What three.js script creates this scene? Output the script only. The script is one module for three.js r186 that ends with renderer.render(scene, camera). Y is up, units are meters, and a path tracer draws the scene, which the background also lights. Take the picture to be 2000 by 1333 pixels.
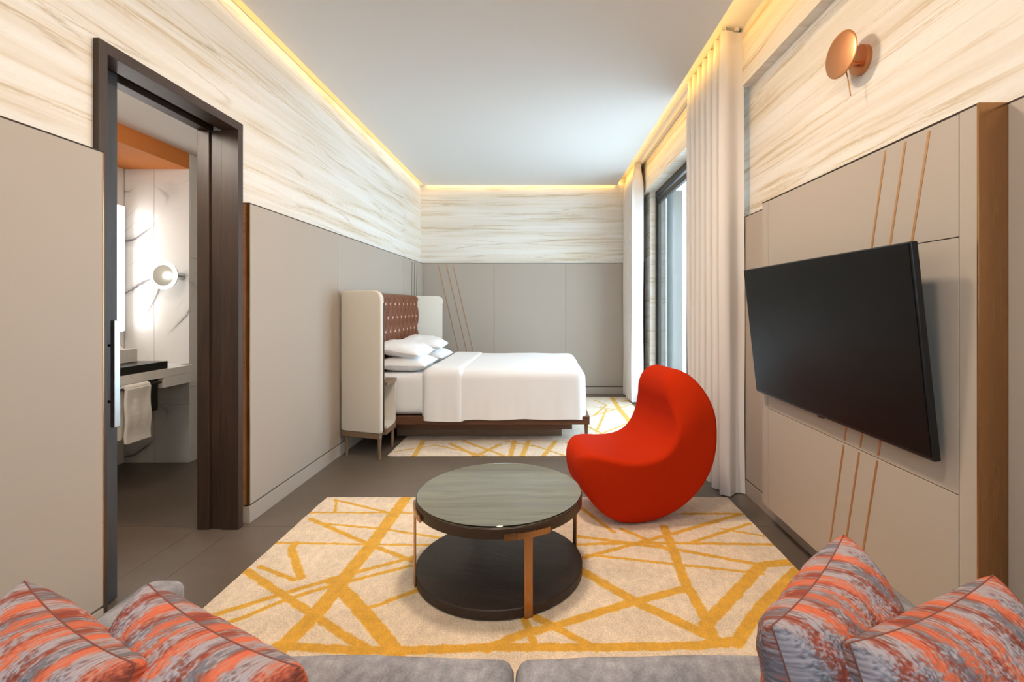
import * as THREE from 'three';
import { RoundedBoxGeometry } from 'three/addons/geometries/RoundedBoxGeometry.js';
import { mergeGeometries, mergeVertices, toCreasedNormals } from 'three/addons/utils/BufferGeometryUtils.js';
import { RectAreaLightUniformsLib } from 'three/addons/lights/RectAreaLightUniformsLib.js';

// ---------------------------------------------------------------- camera, sky, lights, exposure
// x to the right, y up, the camera looks down -z; "deep" below means metres in front of the camera (-z).
const scene = new THREE.Scene();
const renderer = new THREE.WebGLRenderer({ antialias: true });
renderer.toneMapping = THREE.LinearToneMapping;
renderer.toneMappingExposure = 1.15;
renderer.shadowMap.enabled = true;
RectAreaLightUniformsLib.init();

const camera = new THREE.PerspectiveCamera(70.39, 2000 / 1333, 0.05, 100);
camera.position.set(0, 1.465, 0);
camera.lookAt(0, 1.465, -5);
camera.setViewOffset(2000, 1333, -58, 70.5, 2000, 1333);   // shift lens

scene.background = new THREE.Color().setRGB(0.69, 0.845, 1.0);  // pale overcast sky, seen and felt through the window
scene.backgroundIntensity = 7.3;

const LAMP_COLOR = new THREE.Color().setRGB(1.0, 0.80, 0.61);   // warm ceiling lamps
const COVE_COLOR = new THREE.Color().setRGB(1.0, 0.58, 0.13);   // amber cove strips
const BATH_COLOR = new THREE.Color().setRGB(1.0, 0.96, 0.92);

function areaLight(color, power, w, h, pos, target, parent = scene) {
  const l = new THREE.RectAreaLight(color, power, w, h);
  l.position.set(...pos); l.castShadow = true;
  parent.add(l);
  l.lookAt(...target);
  return l;
}

// ---------------------------------------------------------------- helpers
const V = (x, y, z) => new THREE.Vector3(x, y, z);
let seedState = 12345;
const rnd = () => { seedState = (seedState * 1664525 + 1013904223) >>> 0; return seedState / 4294967296; };
const clamp = (x, a = 0, b = 1) => Math.min(b, Math.max(a, x));
const sstep = (a, b, x) => { const t = clamp((x - a) / (b - a)); return t * t * (3 - 2 * t); };
const mix = (a, b, t) => a + (b - a) * t;
const hexMemo = {};
const hex = (h) => hexMemo[h] || (hexMemo[h] = [1, 3, 5].map((k) => parseInt(h.slice(k, k + 2), 16) / 255));

// gradient noise that repeats after (px, py) cells
function hash2(x, y, s) { let h = (x * 374761393 + y * 668265263 + s * 974634777) | 0; h = Math.imul(h ^ (h >>> 13), 1274126177); h ^= h >>> 16; return (h >>> 0) / 4294967296; }
const GX = [], GY = [];
for (let i = 0; i < 64; i++) { GX.push(Math.cos(i / 64 * 6.2832)); GY.push(Math.sin(i / 64 * 6.2832)); }
function noise(x, y, px = 1024, py = 1024, s = 0) {
  const xi = Math.floor(x), yi = Math.floor(y), fx = x - xi, fy = y - yi;
  const X0 = ((xi % px) + px) % px, X1 = (X0 + 1) % px, Y0 = ((yi % py) + py) % py, Y1 = (Y0 + 1) % py;
  const g = (X, Y, dx, dy) => { const k = (hash2(X, Y, s) * 64) | 0; return GX[k] * dx + GY[k] * dy; };
  const u = fx * fx * fx * (fx * (fx * 6 - 15) + 10), v = fy * fy * fy * (fy * (fy * 6 - 15) + 10);
  const a = g(X0, Y0, fx, fy), b = g(X1, Y0, fx - 1, fy), c = g(X0, Y1, fx, fy - 1), d = g(X1, Y1, fx - 1, fy - 1);
  return 1.45 * (a + (b - a) * u + (c - a) * v + (a - b - c + d) * u * v);
}
function texture(w, h, fn, srgb = true, sizeX = 1, sizeY = 1) {   // fn(u, v) in metres -> [r, g, b] 0..1
  const data = new Uint8Array(w * h * 4);
  for (let j = 0; j < h; j++) for (let i = 0; i < w; i++) {
    const c = fn((i + 0.5) / w * sizeX, (j + 0.5) / h * sizeY), k = (j * w + i) * 4;
    data[k] = clamp(c[0]) * 255; data[k + 1] = clamp(c[1]) * 255; data[k + 2] = clamp(c[2]) * 255; data[k + 3] = 255;
  }
  const t = new THREE.DataTexture(data, w, h, THREE.RGBAFormat);
  t.wrapS = t.wrapT = THREE.RepeatWrapping; t.magFilter = THREE.LinearFilter; t.minFilter = THREE.LinearMipmapLinearFilter; t.generateMipmaps = true;
  if (srgb) t.colorSpace = THREE.SRGBColorSpace;
  t.repeat.set(1 / sizeX, 1 / sizeY); t.needsUpdate = true;
  return t;
}
const lerp3 = (a, b, t) => [mix(a[0], b[0], t), mix(a[1], b[1], t), mix(a[2], b[2], t)];
const grey = (g) => [g, g, g];

// uv in metres, projected along the face's main axis (swap turns the pattern a quarter)
function metric(geo, swap = false) {
  if (geo.index) geo = geo.toNonIndexed();
  const p = geo.attributes.position, n = geo.attributes.normal, uv = new Float32Array(p.count * 2);
  for (let f = 0; f < p.count; f += 3) {
    let ax = 0, ay = 0, az = 0;
    for (let k = 0; k < 3; k++) { ax += n.getX(f + k); ay += n.getY(f + k); az += n.getZ(f + k); }
    ax = Math.abs(ax); ay = Math.abs(ay); az = Math.abs(az);
    for (let k = 0; k < 3; k++) {
      const x = p.getX(f + k), y = p.getY(f + k), z = p.getZ(f + k);
      let a, b; if (ax >= ay && ax >= az) { a = z; b = y; } else if (ay >= az) { a = x; b = z; } else { a = x; b = y; }
      uv[(f + k) * 2] = swap ? b : a; uv[(f + k) * 2 + 1] = swap ? a : b;
    }
  }
  geo.setAttribute('uv', new THREE.BufferAttribute(uv, 2));
  return geo;
}
// box between two corners given as x0..x1, y0..y1 and depth d0..d1 (z = -d), edges rounded by r
function box(x0, x1, y0, y1, d0, d1, r = 0, swap = false) {
  const w = Math.abs(x1 - x0), h = Math.abs(y1 - y0), d = Math.abs(d1 - d0);
  const g = r > 0 ? new RoundedBoxGeometry(w, h, d, 2, Math.min(r, w / 2.01, h / 2.01, d / 2.01)) : new THREE.BoxGeometry(w, h, d);
  g.translate((x0 + x1) / 2, (y0 + y1) / 2, -(d0 + d1) / 2);
  return metric(g, swap);
}
function cyl(r0, r1, h, x, y, d, seg = 24, open = false) { return new THREE.CylinderGeometry(r0, r1, h, seg, 1, open).translate(x, y, -d); }   // r0 top
function tube(points, r, seg = 40, rs = 8) { return new THREE.TubeGeometry(new THREE.CatmullRomCurve3(points.map(p => V(p[0], p[1], -p[2]))), seg, r, rs, false); }
function plain(gs) { return gs.map(g => { g = g.index ? g.toNonIndexed() : g; for (const k of Object.keys(g.attributes)) if (!['position', 'normal', 'uv'].includes(k)) g.deleteAttribute(k); return g; }); }
const join = (gs) => gs.length === 1 ? gs[0] : mergeGeometries(plain(gs));

const bases = new WeakMap(), taken = new Map();
function numbered(name) { const n = taken.get(name) || 0; taken.set(name, n + 1); return n ? name + '_' + String(n).padStart(3, '0') : name; }
// a Group at a thing's base; its parts are given in world coordinates
function thing(name, label, category, [x, y, d], group) {
  const o = new THREE.Group(); o.name = numbered(name); o.position.set(x, y, -d); scene.add(o);
  o.userData = { label, category }; if (group) o.userData.group = group;
  bases.set(o, [x, y, -d]);
  return o;
}
function structure(name, label) {
  const o = new THREE.Group(); o.name = name; o.userData = { kind: 'structure' }; if (label) o.userData.label = label; scene.add(o); bases.set(o, [0, 0, 0]);
  return o;
}
function part(name, geo, mat, parent, label) {
  const b = bases.get(parent) || [0, 0, 0];
  if (b[0] || b[1] || b[2]) geo.translate(-b[0], -b[1], -b[2]);
  const m = new THREE.Mesh(geo, mat); m.name = name; m.castShadow = m.receiveShadow = true;
  if (label) m.userData.label = label;
  bases.set(m, b);
  parent.add(m);
  return m;
}
function single(name, geo, mat, label, category, [x, y, d], group) {   // a thing of one mesh
  geo.translate(-x, -y, d);
  const m = new THREE.Mesh(geo, mat); m.name = numbered(name); m.position.set(x, y, -d); m.castShadow = m.receiveShadow = true;
  m.userData = { label, category }; if (group) m.userData.group = group; scene.add(m); bases.set(m, [x, y, -d]);
  return m;
}

// box with dense faces and round edges, bent by an optional displacement
function softBox(x0, x1, y0, y1, d0, d1, r, seg, disp) {
  const w = x1 - x0, h = y1 - y0, d = d1 - d0, sx = Math.max(4, Math.round(w / seg)), sy = Math.max(4, Math.round(h / seg)), sz = Math.max(4, Math.round(d / seg));
  let g = new THREE.BoxGeometry(w, h, d, sx, sy, sz); g.deleteAttribute('normal'); g.deleteAttribute('uv'); g = mergeVertices(g, 1e-5);
  const p = g.attributes.position, a = w / 2 - r, b = h / 2 - r, c = d / 2 - r;
  for (let i = 0; i < p.count; i++) {
    const v = V(p.getX(i), p.getY(i), p.getZ(i)), q = V(clamp(v.x, -a, a), clamp(v.y, -b, b), clamp(v.z, -c, c)), n = v.clone().sub(q);
    if (n.lengthSq() > 1e-12) v.copy(q).addScaledVector(n.normalize(), r);
    v.x += (x0 + x1) / 2; v.y += (y0 + y1) / 2; v.z -= (d0 + d1) / 2;
    if (disp) disp(v, n);
    p.setXYZ(i, v.x, v.y, v.z);
  }
  g.computeVertexNormals();
  const uvd = new Float32Array(p.count * 2);
  for (let i = 0; i < p.count; i++) { uvd[2 * i] = p.getX(i) + 0.35 * p.getY(i); uvd[2 * i + 1] = p.getZ(i) + 0.8 * p.getY(i); }
  g.setAttribute('uv', new THREE.BufferAttribute(uvd, 2));
  return g;
}
// plump cushion lying in its own plane: a, b half sizes, t half thickness, ears at the corners
function cushion(a, b, t, n = 28, pinch = 0.07, wrinkle = 0.004, s = 1, round = 0.55) {
  const pos = [], uv = [], idx = [];
  for (const side of [1, -1]) {
    const off = pos.length / 3;
    for (let j = 0; j <= n; j++) for (let i = 0; i <= n; i++) {
      const u = -Math.cos(Math.PI * i / n), v = -Math.cos(Math.PI * j / n);
      const k = Math.pow(Math.max(0, (1 - u * u * u * u) * (1 - v * v * v * v)), round);
      const x = a * u * (1 - pinch * (1 - v * v) * Math.abs(u)), y = b * v * (1 - pinch * (1 - u * u) * Math.abs(v));
      const w = wrinkle * k * (noise(u * 2.3 + s * 7, v * 2.3 + side * 3) + 0.5 * noise(u * 6 + s, v * 6 + 9));
      pos.push(x, y, side * (t * k * (1 - 0.12 * (u * u + v * v)) + w)); uv.push(x + 0.5, y + 0.5 + (side < 0 ? 0.31 : 0));
    }
    for (let j = 0; j < n; j++) for (let i = 0; i < n; i++) {
      const q = off + j * (n + 1) + i;
      if (side > 0) idx.push(q, q + 1, q + n + 1, q + 1, q + n + 2, q + n + 1); else idx.push(q, q + n + 1, q + 1, q + 1, q + n + 1, q + n + 2);
    }
  }
  const g = new THREE.BufferGeometry();
  g.setAttribute('position', new THREE.Float32BufferAttribute(pos, 3)); g.setAttribute('uv', new THREE.Float32BufferAttribute(uv, 2)); g.setIndex(idx); g.computeVertexNormals();
  return g;
}
function cushionSeam(a, b, r, pinch = 0.07, n = 24) {
  const pts = [];
  const at = (u, v) => V(a * u * (1 - pinch * (1 - v * v) * Math.abs(u)), b * v * (1 - pinch * (1 - u * u) * Math.abs(v)), 0);
  for (let k = 0; k < n; k++) pts.push(at(-1 + 2 * k / n, 1));
  for (let k = 0; k < n; k++) pts.push(at(1, 1 - 2 * k / n));
  for (let k = 0; k < n; k++) pts.push(at(1 - 2 * k / n, -1));
  for (let k = 0; k < n; k++) pts.push(at(-1, -1 + 2 * k / n));
  return new THREE.TubeGeometry(new THREE.CatmullRomCurve3(pts, true, 'catmullrom', 0.3), n * 8, r, 6, true);
}
// mesh of the zero level of f(x, y, z) (negative inside) by surface nets
function surfaceNets(f, lo, hi, cell) {
  const nx = Math.ceil((hi[0] - lo[0]) / cell) + 1, ny = Math.ceil((hi[1] - lo[1]) / cell) + 1, nz = Math.ceil((hi[2] - lo[2]) / cell) + 1;
  const val = new Float32Array(nx * ny * nz), id = (i, j, k) => (k * ny + j) * nx + i;
  for (let k = 0; k < nz; k++) for (let j = 0; j < ny; j++) for (let i = 0; i < nx; i++) val[id(i, j, k)] = f(lo[0] + i * cell, lo[1] + j * cell, lo[2] + k * cell);
  const vid = new Int32Array(nx * ny * nz).fill(-1), pos = [], idx = [];
  for (let k = 0; k < nz - 1; k++) for (let j = 0; j < ny - 1; j++) for (let i = 0; i < nx - 1; i++) {
    let sx = 0, sy = 0, sz = 0, n = 0;
    const c = [];
    for (let q = 0; q < 8; q++) c.push(val[id(i + (q & 1), j + ((q >> 1) & 1), k + (q >> 2))]);
    for (let q = 0; q < 8; q++) for (const m of [1, 2, 4]) {
      if (q & m) continue;
      const a = c[q], b = c[q | m]; if ((a < 0) === (b < 0)) continue;
      const t = a / (a - b); sx += (q & 1) + (m === 1 ? t : 0); sy += ((q >> 1) & 1) + (m === 2 ? t : 0); sz += (q >> 2) + (m === 4 ? t : 0); n++;
    }
    if (n) { vid[id(i, j, k)] = pos.length / 3; pos.push(lo[0] + (i + sx / n) * cell, lo[1] + (j + sy / n) * cell, lo[2] + (k + sz / n) * cell); }
  }
  const quad = (a, b, c, d, flip) => { if (flip) idx.push(a, c, b, a, d, c); else idx.push(a, b, c, a, c, d); };
  for (let k = 1; k < nz - 1; k++) for (let j = 1; j < ny - 1; j++) for (let i = 1; i < nx - 1; i++) {
    const s = val[id(i, j, k)] < 0;
    if (s !== val[id(i + 1, j, k)] < 0) quad(vid[id(i, j - 1, k - 1)], vid[id(i, j, k - 1)], vid[id(i, j, k)], vid[id(i, j - 1, k)], !s);
    if (s !== val[id(i, j + 1, k)] < 0) quad(vid[id(i - 1, j, k - 1)], vid[id(i - 1, j, k)], vid[id(i, j, k)], vid[id(i, j, k - 1)], !s);
    if (s !== val[id(i, j, k + 1)] < 0) quad(vid[id(i - 1, j - 1, k)], vid[id(i, j - 1, k)], vid[id(i, j, k)], vid[id(i - 1, j, k)], !s);
  }
  const g = new THREE.BufferGeometry(); g.setAttribute('position', new THREE.Float32BufferAttribute(pos, 3)); g.setIndex(idx);
  const nrm = new Float32Array(pos.length), e = cell * 0.6;
  for (let q = 0; q < pos.length; q += 3) {
    const x = pos[q], y = pos[q + 1], z = pos[q + 2], n = V(f(x + e, y, z) - f(x - e, y, z), f(x, y + e, z) - f(x, y - e, z), f(x, y, z + e) - f(x, y, z - e)).normalize();
    nrm[q] = n.x; nrm[q + 1] = n.y; nrm[q + 2] = n.z;
  }
  g.setAttribute('normal', new THREE.BufferAttribute(nrm, 3));
  return g;
}

// ---------------------------------------------------------------- materials
function wallpaperTexture(seed) {
  const white = hex('#eee9e1'), pale = hex('#e4dacb'), tan = hex('#cab593'), dark = hex('#ab977a');
  return texture(2048, 1024, (u, v) => {
    const w = 0.012 * noise(u * 0.75, v * 3, 3, 6, seed) + 0.0055 * noise(u * 2, v * 9, 8, 18, seed + 1) + 0.0016 * noise(u * 9, v * 50, 36, 100, seed + 9), y = v + w;
    const band = 0.6 * noise(u * 0.5, y * 10, 2, 20, seed + 2) + 0.4 * noise(u * 0.75, y * 24, 3, 48, seed + 3);
    const fine = 0.5 * noise(u * 1, y * 62, 4, 124, seed + 4) + 0.5 * noise(u * 3, y * 140, 12, 280, seed + 5);
    const hatch = 0.6 * noise(u * 16, y * 150, 64, 300, seed + 11) + 0.5 * noise(u * 38, v * 230, 152, 460, seed + 10);
    const patch = sstep(-0.2, 0.5, noise(u * 0.5, y * 13, 2, 26, seed + 6)) * sstep(-0.5, 0.35, noise(u * 1.25, y * 24, 5, 48, seed + 12));
    const vein = sstep(0.93, 1, 1 - Math.abs(noise(u * 0.5, y * 11, 2, 22, seed + 7))) * sstep(-0.2, 0.4, noise(u * 1.25, y * 5, 5, 10, seed + 8));
    let c = lerp3(white, pale, clamp(sstep(-0.4, 0.45, band) * 0.8 + 0.2 * fine + 0.12 * hatch));
    c = lerp3(c, tan, clamp(patch * sstep(-0.35, 0.4, fine + 0.5 * hatch + 0.3 * band) * 0.9));
    c = lerp3(c, dark, clamp(vein * (0.3 + 0.5 * fine + 0.4 * hatch)));
    const s = 1 + 0.03 * hatch;
    return [c[0] * s, c[1] * s, c[2] * s];
  }, true, 4, 2);
}
const wallpaperA = wallpaperTexture(11), wallpaperB = wallpaperTexture(47);
const std = (o) => new THREE.MeshPhysicalMaterial({ roughness: 0.6, ...o });
const fineNoise = texture(256, 256, (u, v) => grey(0.5 + 0.22 * noise(u * 64, v * 64, 64, 64, 5) + 0.18 * noise(u * 24, v * 24, 24, 24, 6)), false, 0.5, 0.5);
const weave = texture(256, 256, (u, v) => grey(0.5 + 0.25 * Math.sin(u * 6.2832 * 32 / 0.08 * 0.5) * Math.sin(v * 6.2832 * 32 / 0.08 * 0.5) + 0.2 * noise(u * 400, v * 400, 32, 32, 8)), false, 0.08, 0.08);
const brushed = texture(512, 512, (u, v) => grey(0.62 + 0.2 * noise(u * 256, v * 3, 256, 3, 21) + 0.12 * noise(u * 90, v * 2, 90, 2, 22)), false, 1, 1);

const M = {};
M.paperLeft = std({ map: wallpaperA, roughness: 0.75 });
M.paperRight = std({ map: wallpaperB, roughness: 0.75 });
M.plaster = std({ color: '#dedbd6', roughness: 0.9 });
M.ceiling = std({ color: '#e8e6e3', roughness: 0.85 });
M.panel = std({ color: '#b1a598', roughness: 0.55, bumpMap: fineNoise, bumpScale: 0.0004 });
M.bronze = std({ color: '#a67a52', metalness: 0.85, roughness: 0.38, roughnessMap: brushed });
M.inlay = std({ color: '#b98a5c', metalness: 0.55, roughness: 0.42 });
M.darkBronze = std({ color: '#3a2a1d', metalness: 0.6, roughness: 0.45 });
M.copper = std({ color: '#cf9266', metalness: 1, roughness: 0.34 });
const woodTex = (a, b, sx, sy, seed) => texture(512, 512, (u, v) => {
  const y = v + 0.05 * noise(u / sx * 2, v / sy * 4, 2, 4, seed), g = 0.5 + 0.5 * noise(u / sx * 3, y / sy * 70, 3, 70, seed + 1), h = 0.5 + 0.5 * noise(u / sx * 8, y / sy * 180, 8, 180, seed + 2), k = 0.5 + 0.5 * noise(u / sx * 2, y / sy * 9, 2, 9, seed + 3);
  return lerp3(hex(a), hex(b), clamp(0.45 * g + 0.3 * h + 0.35 * k - 0.05));
}, true, sx, sy);
M.doorWood = std({ map: woodTex('#2b1d15', '#503a2a', 1.2, 0.8, 60), roughness: 0.42 });
M.slabWood = std({ map: woodTex('#2c2b2d', '#474548', 1.2, 0.8, 70), roughness: 0.45 });
M.tableWood = std({ map: woodTex('#1c1310', '#47362c', 0.9, 0.5, 80), roughness: 0.5, bumpMap: woodTex('#000000', '#ffffff', 0.9, 0.5, 80), bumpScale: 0.0012 });
M.bedWood = std({ map: woodTex('#4c2f1e', '#7c5135', 1.0, 0.5, 90), roughness: 0.42 });
M.legWood = std({ map: woodTex('#6c5543', '#94795f', 1.0, 0.5, 95), roughness: 0.5 });
M.floorTile = std({ map: texture(1024, 1024, (u, v) => {
  const n = 0.5 * noise(u * 1.25, v * 2.5, 3, 6, 31) + 0.3 * noise(u * 5, v * 10, 12, 24, 32) + 0.2 * noise(u * 30, v * 60, 72, 144, 33), g = noise(u * 120, v * 160, 288, 384, 34);
  const c = lerp3(hex('#5d5248'), hex('#71655a'), clamp(0.5 + 0.55 * n)); const s = 1 + 0.05 * g; return [c[0] * s, c[1] * s, c[2] * s];
}, true, 2.4, 2.4), roughness: 0.36, bumpMap: fineNoise, bumpScale: 0.0002 });
M.grout = std({ color: '#5c5247', roughness: 0.9 });
M.marble = std({ map: texture(1024, 1024, (u, v) => {
  const w = 0.10 * noise(u * 2, v * 2, 4, 4, 41) + 0.035 * noise(u * 8, v * 8, 16, 16, 42) + 0.012 * noise(u * 28, v * 28, 56, 56, 47);
  const p = u + v + w, q = v - u + 0.6 * w;   // veins run on the diagonal; whole periods keep the slab seamless
  const a = Math.abs(noise(p * 0.5, q * 1.5, 2, 6, 44)), b = Math.abs(noise(p * 1, q * 3 + 5, 4, 12, 45));
  const m = sstep(-0.25, 0.3, noise(u * 1.5 + 3.3, v * 1.5, 3, 3, 46)), n = sstep(0, 0.4, noise(u * 3, v * 3, 6, 6, 48));
  const vein = clamp(sstep(0.026, 0, a) * 0.85 * m + sstep(0.11, 0, a) * 0.28 * m + sstep(0.014, 0, b) * 0.45 * n);
  return lerp3(hex('#e9e7e4'), hex('#77757a'), vein);
}, true, 2, 2), roughness: 0.22 });
M.orange = std({ color: '#dd8740', roughness: 0.7 });
M.black = std({ color: '#0d0c0c', roughness: 0.35 });
M.blackMatte = std({ color: '#151414', roughness: 0.8 });
M.steel = std({ color: '#b9bcbc', metalness: 1, roughness: 0.28 });
M.mirror = std({ color: '#e8ecea', metalness: 1, roughness: 0.03 });
M.satinMirror = std({ color: '#e4e8e4', metalness: 1, roughness: 0.3 });
M.towel = std({ color: '#f1eee9', roughness: 1, bumpMap: fineNoise, bumpScale: 0.003, sheen: 0.4 });
M.frame = std({ color: '#35332f', metalness: 0.4, roughness: 0.42 });
M.glass = std({ color: '#f4f8f8', transmission: 1, thickness: 0, roughness: 0.02, ior: 1.5 });
M.curtain = std({ color: '#e2dad3', roughness: 0.75, sheen: 0.5, sheenRoughness: 0.5, bumpMap: weave, bumpScale: 0.0002, side: THREE.DoubleSide });
M.curtainTape = std({ color: '#e0d6cd', roughness: 0.8, side: THREE.DoubleSide });
M.trackWhite = std({ color: '#dcd6cc', roughness: 0.5 });
M.linen = std({ color: '#eeeeef', roughness: 0.85, sheen: 0.3, bumpMap: weave, bumpScale: 0.00012 });
M.wing = std({ color: '#dbd3c5', roughness: 0.6, bumpMap: fineNoise, bumpScale: 0.0004 });
M.leather = std({ color: '#6f3a1b', roughness: 0.4, bumpMap: fineNoise, bumpScale: 0.0005 });
M.button = std({ color: '#d3ad98', roughness: 0.3 });
M.tvBody = std({ color: '#16181b', roughness: 0.35, metalness: 0.2 });
M.tvScreen = std({ color: '#040404', roughness: 0.42, specularIntensity: 0.4 });
M.redWool = std({ color: '#b92a05', roughness: 1, specularIntensity: 0.25, bumpMap: fineNoise, bumpScale: 0.0009 });
const velvetTex = texture(512, 512, (u, v) => {
  const n = 0.5 * noise(u * 10, v * 10, 8, 8, 51) + 0.5 * noise(u * 40, v * 25, 32, 20, 52) + 0.35 * noise(u * 160, v * 110, 128, 88, 53);
  return lerp3(hex('#75747b'), hex('#a5a4a9'), clamp(0.5 + 0.75 * n));
}, true, 0.8, 0.8);
M.velvet = std({ map: velvetTex, roughness: 0.9, sheen: 0.6, sheenRoughness: 0.5, bumpMap: fineNoise, bumpScale: 0.0012 });
M.chenille = std({ map: texture(1024, 1024, (u, v) => {
  const wob = 0.010 * noise(u * 6, v * 5, 6, 5, 61) + 0.004 * noise(u * 30, v * 20, 30, 20, 62), x = u + wob;
  const stripe = noise(x * 17, v * 1.0 + 3, 17, 1, 63) + 0.5 * noise(x * 40, v * 3, 40, 3, 66), tear = 0.5 * noise(u * 40, v * 70, 40, 70, 64) + 0.7 * noise(u * 150, v * 190, 150, 190, 65) + 0.4 * noise(u * 330, v * 330, 330, 330, 69);
  const k = sstep(-0.35, 0.35, stripe + 0.55 * tear - 0.04), deep = sstep(0.0, 0.5, noise(x * 24, v * 6, 24, 6, 67) + 0.4 * tear);
  const base = lerp3(hex('#a2979c'), hex('#6f6c75'), sstep(-0.35, 0.4, tear + noise(u * 8, v * 8, 8, 8, 68)));
  const hot = lerp3(hex('#cf6240'), hex('#8c3a28'), deep);
  return lerp3(base, hot, k * 0.92);
}, true, 1, 1), roughness: 1, sheen: 0.3, sheenRoughness: 0.6, bumpMap: texture(512, 512, (u, v) => grey(0.5 + 0.3 * noise(u * 170, v * 130, 85, 65, 71) + 0.2 * noise(u * 40, v * 30, 20, 15, 72)), false, 0.5, 0.5), bumpScale: 0.008 });
M.seam = std({ color: '#7d4a40', roughness: 1 });
M.tableStone = std({ map: texture(1024, 1024, (u, v) => {
  const y = v + 0.02 * noise(u * 3, v * 6, 3, 6, 81) + 0.006 * noise(u * 10, v * 20, 10, 20, 82), b = noise(u * 1, y * 14, 1, 14, 83), f = noise(u * 3, y * 50, 3, 50, 84), h = noise(u * 8, y * 130, 8, 130, 86), vein = sstep(0.9, 1, 1 - Math.abs(noise(u * 1, y * 11, 1, 11, 85)));
  return lerp3(hex('#9c8a70'), hex('#5f4e3d'), clamp(0.4 + 0.5 * b + 0.28 * f + 0.15 * h + 0.3 * vein));
}, true, 1, 1), roughness: 0.4 });
M.tableGlass = std({ color: '#fafffd', transmission: 1, thickness: 0.008, roughness: 0.04, ior: 1.5, attenuationColor: new THREE.Color('#7fc4ac'), attenuationDistance: 0.35 });
M.glassEdge = std({ color: '#7fb8a6', roughness: 0.2, transmission: 0.4, thickness: 0 });
M.darkRim = std({ map: woodTex('#2a1c14', '#4a3527', 0.9, 0.4, 100), roughness: 0.35 });
M.paper = std({ color: '#f4f2ee', roughness: 0.9 });
M.white = std({ color: '#e9e7e3', roughness: 0.5 });
const glow = (c, k) => new THREE.MeshStandardMaterial({ color: '#8a8a8a', emissive: c, emissiveIntensity: k, roughness: 0.6 });

// ---------------------------------------------------------------- the room
const NEAR = -1.4, FAR = 8.0, TOP = 3.6, WAINSCOT = 2.15;
const floor = structure('floor', 'large taupe stone floor tiles with thin joints');
part('floor_base', box(-3.95, 1.9, -0.1, -0.012, NEAR, 8.1), M.grout, floor);
{ // tiles; one joint line runs along the bathroom doorway
  const xs = [-3.95, -2.255, -2.008, -0.81, 0.39, 1.59, 1.9], ds = [NEAR, 0.8, 3.2, 5.6, 8.1], g = 0.001;
  for (let i = 0; i + 1 < xs.length; i++) for (let j = 0; j + 1 < ds.length; j++)
    part('floor_tile', box(xs[i] + g, xs[i + 1] - g, -0.012, 0, ds[j] + g, ds[j + 1] - g), M.floorTile, floor);
}
// left wall: wallpaper above, panelling below, a pocket for the sliding door
const wallLeft = structure('wall_left', 'wall with streaked stone-look wallpaper over grey panelling');
part('wallpaper', join([
  box(-2.09, -2.0, 0, TOP, NEAR, 2.156), box(-2.243, -2.18, 0, TOP, NEAR, 2.156), box(-2.18, -2.09, 2.70, TOP, NEAR, 2.156),
  box(-2.243, -2.0, 2.658, TOP, 2.156, 3.198), box(-2.243, -2.0, 0, TOP, 3.198, 8.1)]), M.paperLeft, wallLeft);
function wallPanel(parent, g, name = 'wall_panel') { return part(name, g, M.panel, parent); }
for (const [d0, d1] of [[NEAR + 0.01, 0.55], [0.553, 2.155], [3.244, 4.638], [4.642, 6.838], [6.842, 7.95]]) {
  wallPanel(wallLeft, box(-1.974, -1.955, 0.125, WAINSCOT - 0.006, d0, d1, 0.0015));
}
part('panel_backing', join([box(-2.0, -1.975, 0.112, WAINSCOT - 0.007, NEAR + 0.01, 2.155), box(-2.0, -1.975, 0.112, WAINSCOT - 0.007, 3.244, 7.95)]), M.darkBronze, wallLeft);
part('panel_cap', join([box(-2.0, -1.954, WAINSCOT - 0.006, WAINSCOT, NEAR + 0.01, 2.161), box(-2.0, -1.954, WAINSCOT - 0.006, WAINSCOT, 3.236, 7.95)]), M.darkBronze, wallLeft);
part('panel_edge', join([box(-2.0, -1.954, 0.125, WAINSCOT - 0.006, 3.236, 3.243), box(-2.0, -1.954, 0.125, WAINSCOT - 0.006, 2.156, 2.162)]), M.bronze, wallLeft);
for (const d of [7.30, 7.44, 7.58]) part('inlay', slanted('x', -1.9535, d, 2.12, 0.14, -0.05, 0.010, 0.003), M.darkBronze, wallLeft);
// a thin metal strip on a wall face; axis x: wall faces sideways, axis z: wall faces the camera
function slanted(axis, plane, a, y0, y1, slope, w, t) {
  const s = new THREE.Shape(), b = a + slope * (y0 - y1);
  s.moveTo(a - w / 2, y0); s.lineTo(a + w / 2, y0); s.lineTo(b + w / 2, y1); s.lineTo(b - w / 2, y1);
  const g = new THREE.ExtrudeGeometry(s, { depth: t, bevelEnabled: false }); g.translate(0, 0, -t / 2);
  if (axis === 'x') g.rotateY(Math.PI / 2), g.translate(plane, 0, 0); else g.translate(0, 0, -plane);
  return metric(g);
}
const baseboardLeft = structure('baseboard_left');
part('baseboard', join([box(-2.0, -1.955, 0, 0.112, NEAR + 0.01, 2.16, 0.002), box(-2.0, -1.955, 0, 0.112, 3.24, 7.95, 0.002)]), M.panel, baseboardLeft);

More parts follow.
